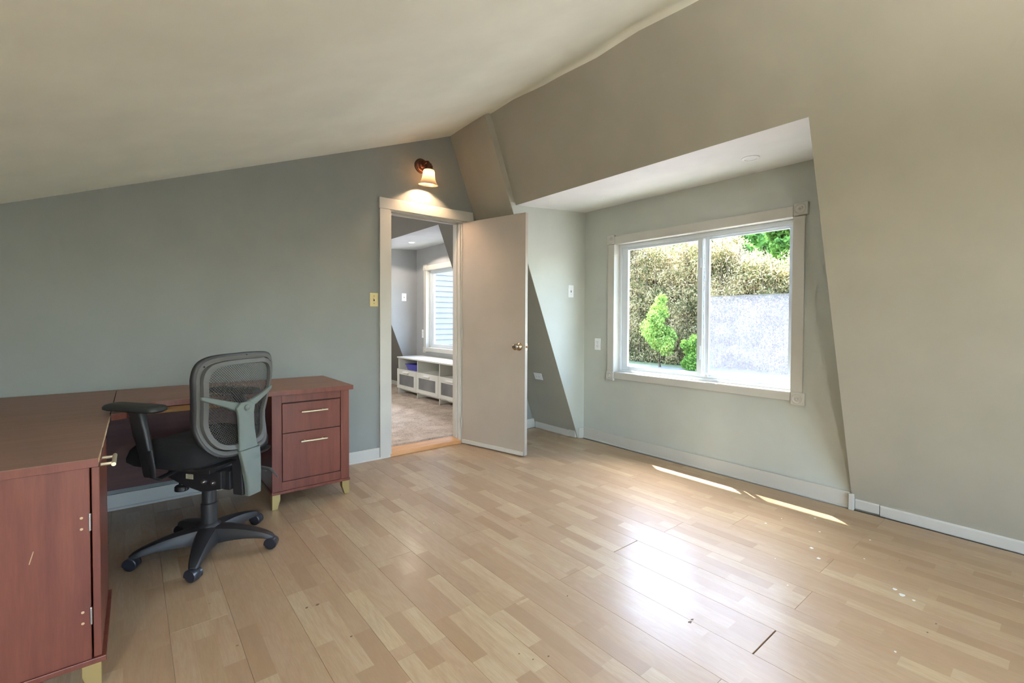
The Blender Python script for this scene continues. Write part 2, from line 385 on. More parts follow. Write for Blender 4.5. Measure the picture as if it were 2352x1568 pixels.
st = MB().slab([(xs(-.05),3.107,-.05),(xs(-.05),3.80,-.05),(xs(2.90),3.80,2.90),(xs(2.90),3.107,2.90)], (.16,0,.064))
o = st.obj('wall_corner', 'wall_greige'); tag(o, 'narrow proud strip of sloping wall beside the door corner', 'wall', kind='structure')

# ---- dormer
XD = 3.43
WY0, WY1, WZ0, WZ1 = 1.246, 2.731, .675, 1.843
dw = MB(); DT = (.11, 0, 0)
dw.slab([(XD,.885,-.05),(XD,3.20,-.05),(XD,3.20,WZ0),(XD,.885,WZ0)], DT)
dw.slab([(XD,.80,WZ1),(XD,3.20,WZ1),(XD,3.20,2.32),(XD,.80,2.32)], DT)
dw.slab([(XD,.80,WZ0),(XD,WY0,WZ0),(XD,WY0,WZ1),(XD,.80,WZ1)], DT)
dw.slab([(XD,WY1,WZ0),(XD,3.20,WZ0),(XD,3.20,WZ1),(XD,WY1,WZ1)], DT)
o = dw.obj('wall_dormer', 'wall_dormer'); tag(o, 'pale window wall at the back of the dormer', 'wall', kind='structure')
ck = MB().slab([(3.44,3.105,-.03),(xs(-.02)+.004,3.105,-.03),(xs(2.15)+.004,3.105,2.15),(2.60,3.105,2.17),(3.44,3.105,2.215)], (0,.09,0))
o = ck.obj('wall_dormer_left', 'wall_dormer'); tag(o, 'pale triangular dormer cheek wall holding the light switch', 'wall', kind='structure')
ck = MB().slab([(3.53,.888,-.03),(3.47,.888,-.03),(xm(2.15,0)+.03,.888,2.15),(3.53,.888,2.215)], (0,-.06,0))
o = ck.obj('wall_dormer_right', 'wall_dormer'); tag(o, 'dormer cheek wall on the side away from the door', 'wall', kind='structure')
dc = MB().slab([(2.5535,3.12,2.134),(2.6095,.88,2.163),(3.47,.88,2.20),(3.47,3.12,2.202)], (0.08,0,.11))
o = dc.obj('ceiling_dormer', 'ceil_dormer'); tag(o, 'white flat ceiling of the dormer with two recessed lights', 'ceiling', kind='structure')
ev = MB().slab([(3.54,.6,2.10),(3.812,.6,2.10),(3.812,3.4,2.10),(3.54,3.4,2.10)], (0,0,.14))
ev.slab([(2.6,.6,2.33),(3.83,.6,2.24),(3.83,3.4,2.24),(2.6,3.4,2.33)], (0,0,.06))
o = ev.obj('roof', 'roof'); tag(o, 'shingled dormer roof with overhanging eave outside', 'roof', kind='structure')

# ---- attic ceiling with the uneven crease at the top of the slope
cl = MB(); ny = 40; xsamp = [-2.35, -1.2, 0, 1.0, 1.7, 2.0, 2.12, 2.19, 2.235, 2.262, 2.290, 2.345, 2.46]
def ceil_pt(x, y):
    t = max(0, min(1, (YW - y)/.5)); wob = .006*math.sin(y*5.1)+.004*math.sin(y*11.3+1)
    xx = x; z = zc(x)
    if x > 2.0:
        bump = {2.12:.004, 2.19:.014, 2.235:.024, 2.262:.026, 2.290:.018, 2.345:.006, 2.46:-.04}[x]
        z = zc(min(x, 2.30)) + bump*t + (-.004 if x > 2.3 else 0)
    if x > 1.5: z += .006*math.sin(y*2.3+x*2)*t + (wob*t if x > 2.2 else 0)
    return (xx, y, z)
ysamp = [-2.65 + (3.78+2.65)*k/ny for k in range(ny+1)]
g = [[Vector(ceil_pt(x, y)) for x in xsamp] for y in ysamp]
cl.rings(g, cap=False, closed=False)
cl.rings([[p+Vector((0,0,.10)) for p in r_] for r_ in g], cap=False, closed=False)
o = cl.obj('ceiling', 'ceiling', smooth=50); tag(o, 'off-white attic ceiling sloping down to the left', 'ceiling', kind='structure')

# ---- walls outside the frame
o = MB().slab([(-2.3,-2.65,-.1),(-2.3,7.7,-.1),(-2.3,7.7,1.25),(-2.3,-2.65,1.25)], (-.1,0,0)).obj('wall_left', 'wall_blue'); tag(o, 'low blue-grey knee wall under the sloping ceiling', 'wall', kind='structure')
wf = MB(); T2 = (0,-.1,0); yf = -2.6
fx0, fx1, fz0, fz1 = -1.0, 2.2, .45, 2.0
wf.slab([(-2.3,yf,-.1),(fx0,yf,-.1),(fx0,yf,zc(fx0)+.1),(-2.3,yf,zc(-2.3)+.1)], T2)
wf.slab([(fx1,yf,-.1),(3.5,yf,-.1),(2.5,yf,2.9),(fx1,yf,2.9)], T2)
wf.slab([(fx0,yf,-.1),(fx1,yf,-.1),(fx1,yf,fz0),(fx0,yf,fz0)], T2)
wf.slab([(fx0,yf,1.55),(.2,yf,fz1),(fx1,yf,fz1),(fx1,yf,2.95),(fx0,yf,zc(fx0)+.1)], T2)
o = wf.obj('wall_front', 'wall_blue'); tag(o, 'gable wall behind the viewer with an added fill window', 'wall', kind='structure')
wn = root('fill_window', 'added wide white fill window behind the viewer', 'window', (0,0,0), kind='structure')  # added opening to the sky, soft fill from behind the camera
for x in (fx0, -.2, .6, 1.4, fx1-.05): box('mullion', (x,yf-.09,fz0), (x+.05,yf-.02,fz1 if x > .1 else 1.55+.3*(x-fx0)), 'vinyl', wn, .003)
box('sill', (fx0,yf-.1,fz0), (fx1,yf+.03,fz0+.03), 'trim', wn, .003)

# ---- next room
o = MB().slab([(-2.3,3.79,.058),(3.46,3.79,.058),(3.46,7.7,.058),(-2.3,7.7,.058)], (0,0,-.2)).obj('floor_carpet', 'carpet'); tag(o, 'mottled beige-grey carpet in the room beyond the doorway', 'floor', kind='structure')
def xn(z): return 3.425 - .39*z
n2 = MB(); y0, y1 = 4.458, 6.614
n2.slab([(xn(0),3.77,0),(xn(0),y0,0),(xn(2.86),y0,2.86),(xn(2.86),3.77,2.86)], EX)
n2.slab([(xn(0),y1,0),(xn(0),7.7,0),(xn(2.86),7.7,2.86),(xn(2.86),y1,2.86)], EX)
n2.slab([(xn(2.183),y0,2.183),(xn(2.183),y1,2.183),(xn(2.86),y1,2.86),(xn(2.86),y0,2.86)], EX)
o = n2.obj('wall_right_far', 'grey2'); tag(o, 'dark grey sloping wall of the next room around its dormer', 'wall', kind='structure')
n3 = MB(); vy0, vy1, vz0, vz1 = 4.78, 6.275, .728, 1.888
n3.slab([(XD,4.3,0),(XD,6.8,0),(XD,6.8,vz0),(XD,4.3,vz0)], DT); n3.slab([(XD,4.3,vz1),(XD,6.8,vz1),(XD,6.8,2.35),(XD,4.3,2.35)], DT)
n3.slab([(XD,4.3,vz0),(XD,vy0,vz0),(XD,vy0,vz1),(XD,4.3,vz1)], DT); n3.slab([(XD,vy1,vz0),(XD,6.8,vz0),(XD,6.8,vz1),(XD,vy1,vz1)], DT)
n3.slab([(3.44,6.612,0),(xn(0)+.003,6.612,0),(xn(2.19)+.003,6.612,2.19),(3.44,6.612,2.26)], (0,.09,0))
n3.slab([(3.53,4.458,0),(xn(0)+.04,4.458,0),(xn(2.19)+.03,4.458,2.19),(3.44,4.458,2.26)], (0,-.09,0))
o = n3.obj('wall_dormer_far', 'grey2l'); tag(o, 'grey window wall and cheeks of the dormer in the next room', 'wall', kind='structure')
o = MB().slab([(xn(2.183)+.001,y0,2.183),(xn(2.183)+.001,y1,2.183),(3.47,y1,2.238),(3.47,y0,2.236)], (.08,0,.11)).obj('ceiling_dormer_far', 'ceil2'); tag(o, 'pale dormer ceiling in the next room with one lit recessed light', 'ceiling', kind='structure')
o = MB().slab([(-2.35,3.76,zc(-2.35)),(2.32,3.76,zc(2.32)),(2.32,7.75,zc(2.32)),(-2.35,7.75,zc(-2.35))], (0,0,.1)).slab([(2.30,3.76,2.83),(2.6,3.76,2.80),(2.6,7.75,2.80),(2.30,7.75,2.83)], (0,0,.1)).obj('ceiling_far', 'ceil2'); tag(o, 'sloping ceiling of the next room', 'ceiling', kind='structure')
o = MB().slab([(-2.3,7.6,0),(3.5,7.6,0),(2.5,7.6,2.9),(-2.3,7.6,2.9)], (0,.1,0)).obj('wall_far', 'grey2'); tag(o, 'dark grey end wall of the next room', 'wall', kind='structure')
o = MB().slab([(4.0,4.2,2.13),(3.54,4.2,2.13),(3.54,6.9,2.13),(4.0,6.9,2.13)], (0,0,.14)).slab([(2.6,4.2,2.36),(4.0,4.2,2.27),(4.0,6.9,2.27),(2.6,6.9,2.36)], (0,0,.06)).obj('roof_far', 'roof'); tag(o, 'shingled roof of the second dormer', 'roof', kind='structure')

# ---- baseboards and trims
def bb(name, a, b, label, mat='trim', bev=.003):
    o = box(name, a, b, mat, None, bev); tag(o, label, 'baseboard', kind='structure'); return o
bl = MB().box((-2.3,3.643,0), (1.556,YW+.01,.094)); 
sh = [Vector((-2.3,3.643,0))]
bl.slab([(-2.3,3.643,0),(-2.3,3.632,0),(-2.3,3.633,.008),(-2.3,3.637,.013),(-2.3,3.643,.015)], (3.947,0,0))
o = bl.obj('baseboard_back', 'trim', None, None, .0015); tag(o, 'white baseboard with shoe moulding along the blue-grey wall', 'baseboard', kind='structure')
o = MB().slab([(2.44,3.64,0),(3.40,3.718,0),(3.40,3.718,.097),(2.44,3.64,.097)], (0,.03,0)).obj('baseboard_corner', 'trim', None, None, .003); tag(o, 'white baseboard behind the open door', 'baseboard', kind='structure')
o = MB().slab([(3.345,3.21,0),(3.345,3.70,0),(3.345,3.70,.10),(3.345,3.21,.10)], (-.022,0,0)).obj('baseboard_strip', 'trim', None, None, .004)
tag(o, 'white baseboard under the wall outlet behind the door', 'baseboard', kind='structure')
o = MB().slab([(3.345,3.12,0.004),(3.345,3.206,.004),(3.345,3.206,.088),(3.345,3.12,.092)], (-.024,0,0)).obj('baseboard_offcut', 'trim', None, None, .003)
tag(o, 'short offcut of white baseboard at the dormer corner', 'baseboard', kind='structure')
bd = MB().slab([(3.412,.90,0),(3.412,3.105,0),(3.432,3.105,0),(3.432,2.7,0),(3.4225,2.2,0),(3.4200,1.6,0),(3.4225,1.1,0),(3.430,.90,0)], (0,0,.100)); bd.slab([(3.412,.90,0),(3.403,.90,0),(3.404,.90,.009),(3.412,.90,.012)], (0,2.205,0))
o = bd.obj('baseboard_dormer', 'trim', None, None, .002); tag(o, 'long white baseboard under the dormer window', 'baseboard', kind='structure')
bb('baseboard_dormer_return', (3.35,3.088,0), (3.413,3.105,.10), 'short white baseboard return on the dormer cheek')
bb('baseboard_block', (3.385,.876,0), (3.428,.902,.098), 'small white end block where the dormer baseboard stops')
def rbb(name, ya, yb, zt, label, dz=0):
    o = MB().slab([(3.413,ya,dz),(3.407,ya,.058+zt),(3.428,ya,.074+zt),(3.45,ya,.06),(3.45,ya,dz)], (0,yb-ya,0)).obj(name, 'trim', None, None, .003)
    tag(o, label, 'baseboard', kind='structure')
rbb('baseboard_right_offcut', .755, .874, .003, 'short white baseboard piece right of the dormer with a chipped joint', .006)
rbb('baseboard_right', -2.6, .752, 0, 'long white baseboard along the sloping wall on the right')
bb('baseboard_far', (xn(.1)-.01,6.70,.058), (xn(.1)+.03,7.6,.135), 'white baseboard in the next room')
# door casing, head, jambs, threshold
o = box('trim_1', (1.557,3.636,0), (1.648,YW+.002,2.057), 'trim', None, .003); tag(o, 'white flat casing board left of the doorway', 'trim', kind='structure')
o = MB().slab([(1.553,3.634,2.057),(2.480,3.634,2.057),(2.468,3.634,2.150),(1.553,3.634,2.147)], (0,.023,0)).obj('trim_2', 'trim', None, None, .003); tag(o, 'white head casing over the doorway', 'trim', kind='structure')
o = box('trim_3', (2.352,3.640,0), (2.44,YW+.002,2.057), 'trim', None, .003); tag(o, 'white casing board right of the doorway behind the door', 'trim', kind='structure')
jm = MB().box((1.640,3.645,0), (1.660,3.775,2.06)).box((2.336,3.655,0), (2.356,3.775,2.06)).box((1.640,3.645,2.042), (2.356,3.775,2.064))
jm.box((1.660,3.695,.04), (1.672,3.73,2.045)).box((2.324,3.695,.04), (2.337,3.73,2.045)).box((1.660,3.695,2.030), (2.337,3.73,2.043))
o = jm.obj('trim_4', 'trim', None, None, .002); tag(o, 'white door jamb with stop moulding lining the doorway', 'trim', kind='structure')
th = MB().slab([(1.648,3.640,0),(1.648,3.640,.018),(1.648,3.647,.022),(1.648,3.652,.034),(1.648,3.775,.046),(1.648,3.775,0)], (.70,0,0))
o = th.obj('trim_5', 'oak', None, None, .002); tag(o, 'honey oak threshold strip across the doorway', 'threshold', kind='structure')
# casing on the far side
bx = MB().box((1.56,3.775,.058), (1.648,3.79,2.1)).box((2.348,3.775,.058), (2.44,3.79,2.1)); o = bx.obj('trim_6', 'trim', None, None, .002); tag(o, 'white casing on the far side of the doorway', 'trim', kind='structure')

# ================================================================== WINDOWS
def rosette(parent, x, yc, zc_, half, name='corner_block', mat='trim', th=.026):
    b = MB().box((x-th, yc-half, zc_-half), (x, yc+half, zc_+half)); o = b.obj(name, mat, parent, None, .004)
    mt = Matrix.Translation((x-th, yc, zc_)) @ Matrix.Rotation(R(-90), 4, 'Y')
    h = half
    prof = [(h*.80,-.001),(h*.80,.0025),(h*.72,.0045),(h*.64,.0025),(h*.52,.0005),(h*.42,.001),(h*.32,.0055),(h*.2,.0065),(h*.16,.004),(h*.08,.003),(.0005,.005)]
    MB().lathe(prof, mt, 28).obj('rosette', mat, o, 40)
    return o
def window(name, label, ya, yb, za, zb, mat_c, flip=False, detail=True):
    """sliding window set in the wall plane XD; ya<yb along the wall"""
    wn = root(name, label, 'window', (XD, (ya+yb)/2, za), kind='structure')
    inv = Matrix.Translation((-XD, -(ya+yb)/2, -za))
    def bx(nm, a, b, mat='vinyl', bev=.002, par=None):
        bo = MB().box(a, b, inv).obj(nm, mat, par or wn, None, bev); return bo
    cw, hb = .072, .047
    # casing boards
    bx('casing_board', (XD-.020, yb, za), (XD, yb+cw, zb), mat_c, .003)
    bx('casing_board', (XD-.020, ya-cw, za), (XD, ya, zb), mat_c, .003)
    bx('casing_board', (XD-.018, ya, zb), (XD, yb, zb+cw), mat_c, .003)
    bx('casing_board', (XD-.018, ya, za-.060), (XD, yb, za), mat_c, .003)
    for (yy, zz) in ((yb+.040, zb+.044), (yb+.040, za-.038), (ya-.046, zb+.046), (ya-.046, za-.040)):
        r = rosette(wn, 0, yy-(ya+yb)/2, zz-za, .042, mat=mat_c)
    # jamb liner (white boards lining the opening)
    t = .010
    bx('jamb_liner', (XD-.012, yb-.001, za-t), (XD+.125, yb+t, zb+t), 'trim', 0); bx('jamb_liner', (XD-.012, ya-t, za-t), (XD+.125, ya+.001, zb+t), 'trim', 0)
    bx('jamb_liner', (XD-.0125, ya, zb-.0006), (XD+.125, yb, zb+t), 'trim', 0)
    bx('sill', (XD-.014, ya, za-t), (XD+.125, yb, za+.002), 'trim', 0)
    # vinyl frame with tracks
    x0, x1 = XD+.055, XD+.125; f = .026
    fr = MB()
    fr.box((x0,yb-f,za+.0025),(x1,yb-.0003,zb-.001),inv).box((x0,ya+.0003,za+.0025),(x1,ya+f,zb-.001),inv).box((x0+.0012,ya+f,zb-.030),(x1-.001,yb-f,zb-.001),inv).box((x0+.0012,ya+f,za+.0025),(x1-.001,yb-f,za+.022),inv)
    for k in range(3):
        xx = x0+.012+k*.022; fr.box((xx,ya+f,za+.022),(xx+.004,yb-f,za+.034),inv).box((xx,ya+f,zb-.042),(xx+.004,yb-f,zb-.030),inv)
    fo = fr.obj('frame', 'vinyl', wn, None, .0015)
    ym = 1.945 + (ya-1.246) if not flip else 1.945+(ya-1.246)
    # movable sash (the one toward +Y), nearer to the room
    xa = x0+.014; xb = xa+.026; s = .040; sy1 = yb-f-.002; z0_, z1_ = za+.026, zb-.034
    sa = MB().box((xa,sy1-s-.02,z0_),(xb,sy1,z1_),inv).box((xa,ym-.02,z0_),(xb,ym+.022,z1_),inv).box((xa+.0012,ym+.022,z1_-.020),(xb-.001,sy1-s-.02,z1_),inv).box((xa+.0012,ym+.022,z0_),(xb-.001,sy1-s-.02,z0_+.030),inv)
    so_ = sa.obj('sash', 'vinyl', wn, None, .002)
    bx('pane', (xa+.010,ym+.02,z0_+.025), (xa+.014,sy1-s-.018,z1_-.018), 'glass', 0, so_)
    # fixed sash
    xc = x0+.044; xd = xc+.022
    sb = MB().box((xc,ya+f,z0_),(xd,ya+f+.035,z1_),inv).box((xc,ym-.06,z0_),(xd,ym-.020,z1_),inv).box((xc+.0012,ya+f+.035,z1_-.018),(xd-.001,ym-.06,z1_),inv).box((xc+.0012,ya+f+.035,z0_),(xd-.001,ym-.06,z0_+.024),inv)
    sf = sb.obj('sash', 'vinyl', wn, None, .002)
    bx('pane', (xc+.008,ya+f+.03,z0_+.02), (xc+.012,ym-.055,z1_-.015), 'glass', 0, sf)
    if detail:
        bx('latch', (xa-.010,ym-.012,z0_+.14), (xa,ym+.012,z0_+.25), 'vinyl', .004, so_)
        bx('latch', (xa-.008,ym-.010,z1_-.24), (xa,ym+.014,z1_-.16), 'vinyl', .004, so_)
        sc_ = bx('insect_screen', (x1-.006,ya+f,za+.02), (x1-.0055,ym-.01,za+.668), 'screen', 0)
        bx('screen_rail', (x1-.010,ya+f,za+.664), (x1-.002,ym-.01,za+.670), 'vinyl', 0)
        bx('roller_clip', (xa-.006,ym-.075,z0_+.004), (xa+.004,ym-.05,z0_+.028), 'white_gloss', .002)
    return wn
window('window_1', 'white two-pane sliding window in the dormer looking onto bamboo', WY0, WY1, WZ0, WZ1, 'trim')
window('window_2', 'white sliding window in the next room facing grey siding', vy0, vy1, vz0, vz1, 'trim', detail=False)

# ================================================================== DOOR
H = Vector((2.350, 3.628, 0)); Fp = Vector((2.5205, 2.938, 0)); dd = (Fp-H).normalized(); DL = (Fp-H).length
ang = math.atan2(dd.y, dd.x)
door = root('door_1', 'flat white slab door standing open into the room', 'door', (H.x, H.y, 0), ang, kind='structure')
# local: x along leaf, face toward the camera is -y (leaf turned clockwise), thickness +y
MB().box((0,0,.014), (DL,.035,2.040)).obj('door_leaf', 'door', door, None, .0015)
MB().box((.006,-.012,.012), (DL-.012,0,.046)).obj('door_sweep', 'trim', door, None, .003, label='painted wooden strip along the foot of the door')
kb = Matrix.Translation((DL-.062, 0, .925)) @ Matrix.Rotation(R(90), 4, 'X')
kn = MB().lathe([(.034,0),(.034,.004),(.030,.010),(.017,.016),(.0135,.022),(.0135,.034),(.020,.040),(.0255,.052),(.0265,.060),(.024,.066),(.016,.070),(.0145,.067),(.0005,.067)], kb, 28)
ko = kn.obj('door_knob', 'nickel', door, 40)
MB().lathe([(.006,.0665),(.006,.069),(.0005,.069)], kb, 12).obj('key_slot', 'slotdark', ko, 40)
kb2 = Matrix.Translation((DL-.062, .035, .925)) @ Matrix.Rotation(R(-90), 4, 'X')
MB().lathe([(.034,0),(.034,.004),(.030,.010),(.0135,.020),(.0135,.034),(.0255,.052),(.024,.064),(.0005,.068)], kb2, 24).obj('door_knob', 'nickel', door, 40)
lp = MB().box((DL,.006,.896), (DL+.002,.030,.953)).obj('latch_plate', 'nickelw', door, None, .001)
MB().box((DL,.011,.917), (DL+.008,.025,.934)).obj('latch_bolt', 'bronze', lp, None, .002)
for z in (.2, 1.02, 1.85): MB().lathe([(.006,-.045),(.006,.045)], Matrix.Translation((-.002,-.004,z)), 10).obj('hinge', 'trim', door, 40)

# ================================================================== SWITCHES, OUTLETS
def plate(nm, label, cat, origin, u, v, n, w_, h_, mat, kind):
    """origin = centre on wall; u right, v up, n out of wall"""
    u, v, n = Vector(u).normalized(), Vector(v).normalized(), Vector(n).normalized()
    mt = Matrix(((u.x,v.x,n.x,origin[0]),(u.y,v.y,n.y,origin[1]),(u.z,v.z,n.z,origin[2]),(0,0,0,1)))
    r = root(nm, label, cat); r.matrix_world = mt
    MB().box((-w_/2,-h_/2,0), (w_/2,h_/2,.006)).obj('cover_plate', mat, r, None, .003)
    if kind == 'switch':
        MB().box((-.005,-.011,.005), (.005,.011,.0068)).obj('slot', 'slotdark', r)
        MB().box((-.004,-.001,.005), (.004,.010,.016), Matrix.Rotation(R(-22), 4, 'X')).obj('toggle', mat, r, None, .001)
        for s in (-1, 1): MB().lathe([(.003,.005),(.003,.007),(.0005,.0072)], Matrix.Translation((0, s*.030, 0)), 10).obj('screw', 'slotdark' if mat == 'almond' else 'steel', r, 30)
    else:
        for s in (-1, 1):
            rc = MB().lathe([(.0165,.005),(.0165,.0078),(.0005,.0080)], Matrix.Translation((0, s*.0195, 0)), 20).obj('receptacle', mat, r, 30)
            for q in (-1, 1): MB().box((q*.0065-.001, s*.0195-.001, .0075), (q*.0065+.001, s*.0195+.008, .0085)).obj('slot', 'dark', rc)
            MB().box((-.002, s*.0195-.010, .0075), (.002, s*.0195-.006, .0085)).obj('slot', 'dark', rc)
        MB().lathe([(.003,.005),(.003,.007),(.0005,.0072)], None, 10).obj('screw', 'steel', r, 30)
    return r
plate('light_switch', 'almond toggle light switch beside the door casing', 'switch', (1.512,YW,1.309), (1,0,0), (0,0,1), (0,-1,0), .070, .112, 'almond', 'switch')
plate('light_switch', 'white toggle light switch on the pale dormer cheek wall', 'switch', (3.233,3.105,1.425), (1,0,0), (0,0,1), (0,-1,0), .072, .116, 'white_gloss', 'switch')
plate('wall_outlet', 'white upright duplex outlet left of the dormer window', 'outlet', (XD,2.932,.923), (0,-1,0), (0,0,1), (-1,0,0), .072, .112, 'white_gloss', 'outlet')
plate('wall_outlet', 'white sideways duplex outlet low on the sloping wall behind the door', 'outlet', (xs(.592)-.001,3.420,.592), (-.371,0,.928), (0,1,0), (-.928,0,-.371), .070, .112, 'white_gloss', 'outlet')
plate('light_switch', 'white toggle light switch on the dormer cheek of the next room', 'switch', (3.216,6.612,1.49), (1,0,0), (0,0,1), (0,-1,0), .078, .118, 'white_gloss', 'switch')
plate('wall_outlet', 'white outlet left of the next room window', 'outlet', (XD,6.395,.932), (0,-1,0), (0,0,1), (-1,0,0), .070, .125, 'white_gloss', 'outlet')

# ================================================================== LIGHTS IN THE ROOM, ADDED FILL LIGHTS
def can(label, x, y, z, on):
    r = root('recessed_light', label, 'light', (x, y, z), group=None)
    MB().lathe([(.052,0),(.052,-.004),(.046,-.008),(.036,-.008),(.034,-.004),(.034,0)], None, 32).obj('trim_ring', 'white_gloss', r, 40)
    MB().lathe([(.0345,-.001),(.0345,-.0045),(.0005,-.005)], None, 32).obj('lens', 'can_on' if on else 'white_gloss', r, 40)
can('unlit round recessed light in the dormer ceiling, nearer the door', 3.030, 2.580, 2.186, False)
can('unlit round recessed light in the dormer ceiling, farther from the door', 3.040, 1.361, 2.180, False)
can('lit round recessed light in the next room dormer ceiling', 2.953, 5.841, 2.2085, True)
cl_ = bpy.data.lights.new('can_light', 'SPOT'); cl_.energy = 18; cl_.spot_size = R(150); cl_.color = (1,.84,.7); cl_.shadow_soft_size = .03
q = bpy.data.objects.new('can_light', cl_); COL.objects.link(q); q.location = (2.953,5.841,2.19)

# wall sconce over the door
sc = root('wall_sconce', 'bronze wall sconce with a lit bell glass shade over the doorway', 'lamp', (1.941, YW, 2.478))
bp_ = Matrix.Rotation(R(90), 4, 'X')
MB().lathe([(.064,0),(.064,.006),(.060,.010),(.052,.011),(.050,.016),(.040,.020),(.030,.022),(.028,.030),(.020,.036),(.0005,.038)], bp_, 32).obj('backplate', 'bronze', sc, 35)
MB().tube([(0,-.030,0),(0,-.060,.010),(.0,-.095,.012),(0,-.122,.002),(0,-.138,-.020)], [.011,.010,.011,.013,.015], 12).obj('arm', 'bronze', sc, 50)
axis = Matrix.Translation((0,-.142,-.020)) @ Matrix.Rotation(R(6), 4, 'X')
MB().lathe([(.012,.010),(.020,.004),(.022,-.008),(.030,-.012),(.031,-.030),(.034,-.036),(.036,-.046),(.0005,-.046)], axis, 28).obj('socket_cup', 'bronze', sc, 35)
prof = [(.030,-.040),(.043,-.048),(.049,-.062),(.051,-.085),(.054,-.110),(.061,-.135),(.072,-.155),(.084,-.168),(.0835,-.170),(.070,-.156),(.058,-.135),(.051,-.110),(.048,-.085),(.046,-.064),(.040,-.051),(.030,-.044)]
MB().lathe(prof, axis, 40, cap=False).obj('shade', 'shade', sc, 60, label='amber frosted bell glass shade')
MB().lathe([(.010,-.050),(.012,-.062),(.022,-.082),(.025,-.098),(.020,-.112),(.0005,-.120)], axis, 20).obj('bulb', 'bulb', sc, 60)

# added flush domes out of view, filling both rooms with light
for (x, y, lb) in ((-1.0, -1.1, 'added frosted fill dome behind the viewer near the low side'), (.2, 5.6, 'added frosted fill dome in the next room, hidden left of the doorway')):
    r = root('fill_light', lb, 'light', (x, y, zc(x)-.002)); r.rotation_euler = (0, -math.atan(.377), 0)
    MB().lathe([(.17,0),(.17,-.02),(.16,-.025),(.0005,-.026)], None, 32).obj('base', 'white_gloss', r, 40)
    MB().lathe([(.15,-.024),(.145,-.05),(.11,-.075),(.05,-.088),(.0005,-.090)], None, 32).obj('dome', 'fill_dome', r, 50)

fl2 = root('fill_uplighter', 'added slim uplighter behind the viewer, brightening the ceiling', 'lamp', (.6, -1.3, 0))  # added out of view to brighten the ceiling and soften the room
MB().lathe([(.14,0),(.14,.015),(.03,.03),(.0005,.03)], None, 32).obj('base', 'bronze', fl2, 40)
MB().lathe([(.012,.02),(.012,1.37)], None, 12).obj('pole', 'bronze', fl2, 40)
MB().lathe([(.02,1.35),(.09,1.38),(.15,1.45),(.148,1.455),(.085,1.39),(.0005,1.375)], None, 32, cap=False).obj('bowl', 'white_gloss', fl2, 40)
MB().lathe([(.09,1.405),(.09,1.41),(.0005,1.412)], None, 28).obj('bulb', 'fill_uplight', fl2, 40)

# ================================================================== DESKS
def poly_top(name, pts, z0, z1, mat, parent, off, bevel=.003):
    b = MB().slab([(p[0]-off[0], p[1]-off[1], z0) for p in pts], (0,0,z1-z0-.0008)); o_ = b.obj(name, 'cherry', parent, None, bevel*.4)
    MB().slab([(p[0]-off[0], p[1]-off[1], z1-.0009) for p in pts], (0,0,.0009)).obj('laminate_surface', mat, o_); return o_
def pull(parent, c0, c1, out, rad=.0058, so=.028, name='handle'):
    """bar pull: bar between c0 and c1 (local), out = direction away from face"""
    c0, c1, out = Vector(c0), Vector(c1), Vector(out); d = (c1-c0)
    b = MB().tube([c0+out*so, c1+out*so], rad, 12)
    for t in (.16, .84): p = c0+d*t; b.tube([p, p+out*so], rad*.8, 8, up=(1,0,0) if abs(out.x) < .5 else (0,1,0))
    return b.obj(name, 'nickelw', parent, 40)
def taper_leg(parent, x, y, sx, sy, h=.089):
    """leg with outer corner at x,y; sx,sy point inward"""
    w0, w1 = .046, .030
    top = [(x,y),(x+sx*w0,y),(x+sx*w0,y+sy*w0),(x,y+sy*w0)]; mid = top; bot = [(x,y),(x+sx*w1,y),(x+sx*w1,y+sy*w1),(x,y+sy*w1)]
    rs = [[Vector((*p, zz)) for p in ring] for ring, zz in ((bot, 0), (mid, h*.62), (top, h))]
    if sx*sy < 0: rs = [r_[::-1] for r_ in rs]
    return MB().rings(rs).obj('leg', 'legbrass', parent, None, .0015)

HT = .723
OR = (.86, 3.32)
dr_ = root('return_desk', 'reddish cherry desk with two-drawer pedestal standing along the blue-grey wall', 'desk', (OR[0], OR[1], 0))
def L(p): return (p[0]-OR[0], p[1]-OR[1], p[2])
def db(nm, a, b, mat='cherry', par=None, bev=.002, **k): return MB().box(L(a), L(b)).obj(nm, mat, par or dr_, None, bev, **k)
poly_top('desktop', [(-.0885,3.63),(-.0885,2.712),(-.035,2.735),(.052,2.985),(.075,2.993),(1.099,2.993),(1.099,3.63)], HT-.028, HT, 'cherry_top', dr_, OR)
py0, px0, px1 = 3.05, .627, 1.091
db('side_panel', (px0,py0+.02,.105), (px0+.018,3.60,HT-.028), 'cherry'); db('side_panel', (px1-.018,py0+.02,.105), (px1,3.60,HT-.028), 'cherry')
db('stile', (px0,py0,.105), (.682,py0+.02,HT-.028)); db('stile', (1.037,py0,.105), (px1,py0+.02,HT-.028))
db('top_rail', (.682,py0+.003,.640), (1.037,py0+.02,HT-.028)); db('bottom_rail', (.682,py0+.003,.105), (1.037,py0+.02,.158))
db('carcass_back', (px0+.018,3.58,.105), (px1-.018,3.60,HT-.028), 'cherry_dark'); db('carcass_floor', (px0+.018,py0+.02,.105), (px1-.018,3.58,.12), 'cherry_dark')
db('base_moulding', (px0-.004,py0-.006,.089), (px1+.004,3.604,.105))
d1 = db('drawer', (.686,py0+.001,.455), (1.033,py0+.018,.634)); pull(d1, L((.789,py0+.001,.578)), L((.947,py0+.001,.578)), (0,-1,0))
d2 = db('drawer', (.686,py0+.001,.162), (1.033,py0+.018,.451)); pull(d2, L((.786,py0+.001,.396)), L((.945,py0+.001,.395)), (0,-1,0))
db('gap_shadow_board', (.682,py0+.012,.158), (1.037,py0+.0195,.640), 'dark', None, 0)
lo = [L((px0,py0,0)), L((px1,py0,0)), L((px0,3.60,0)), L((px1,3.60,0))]
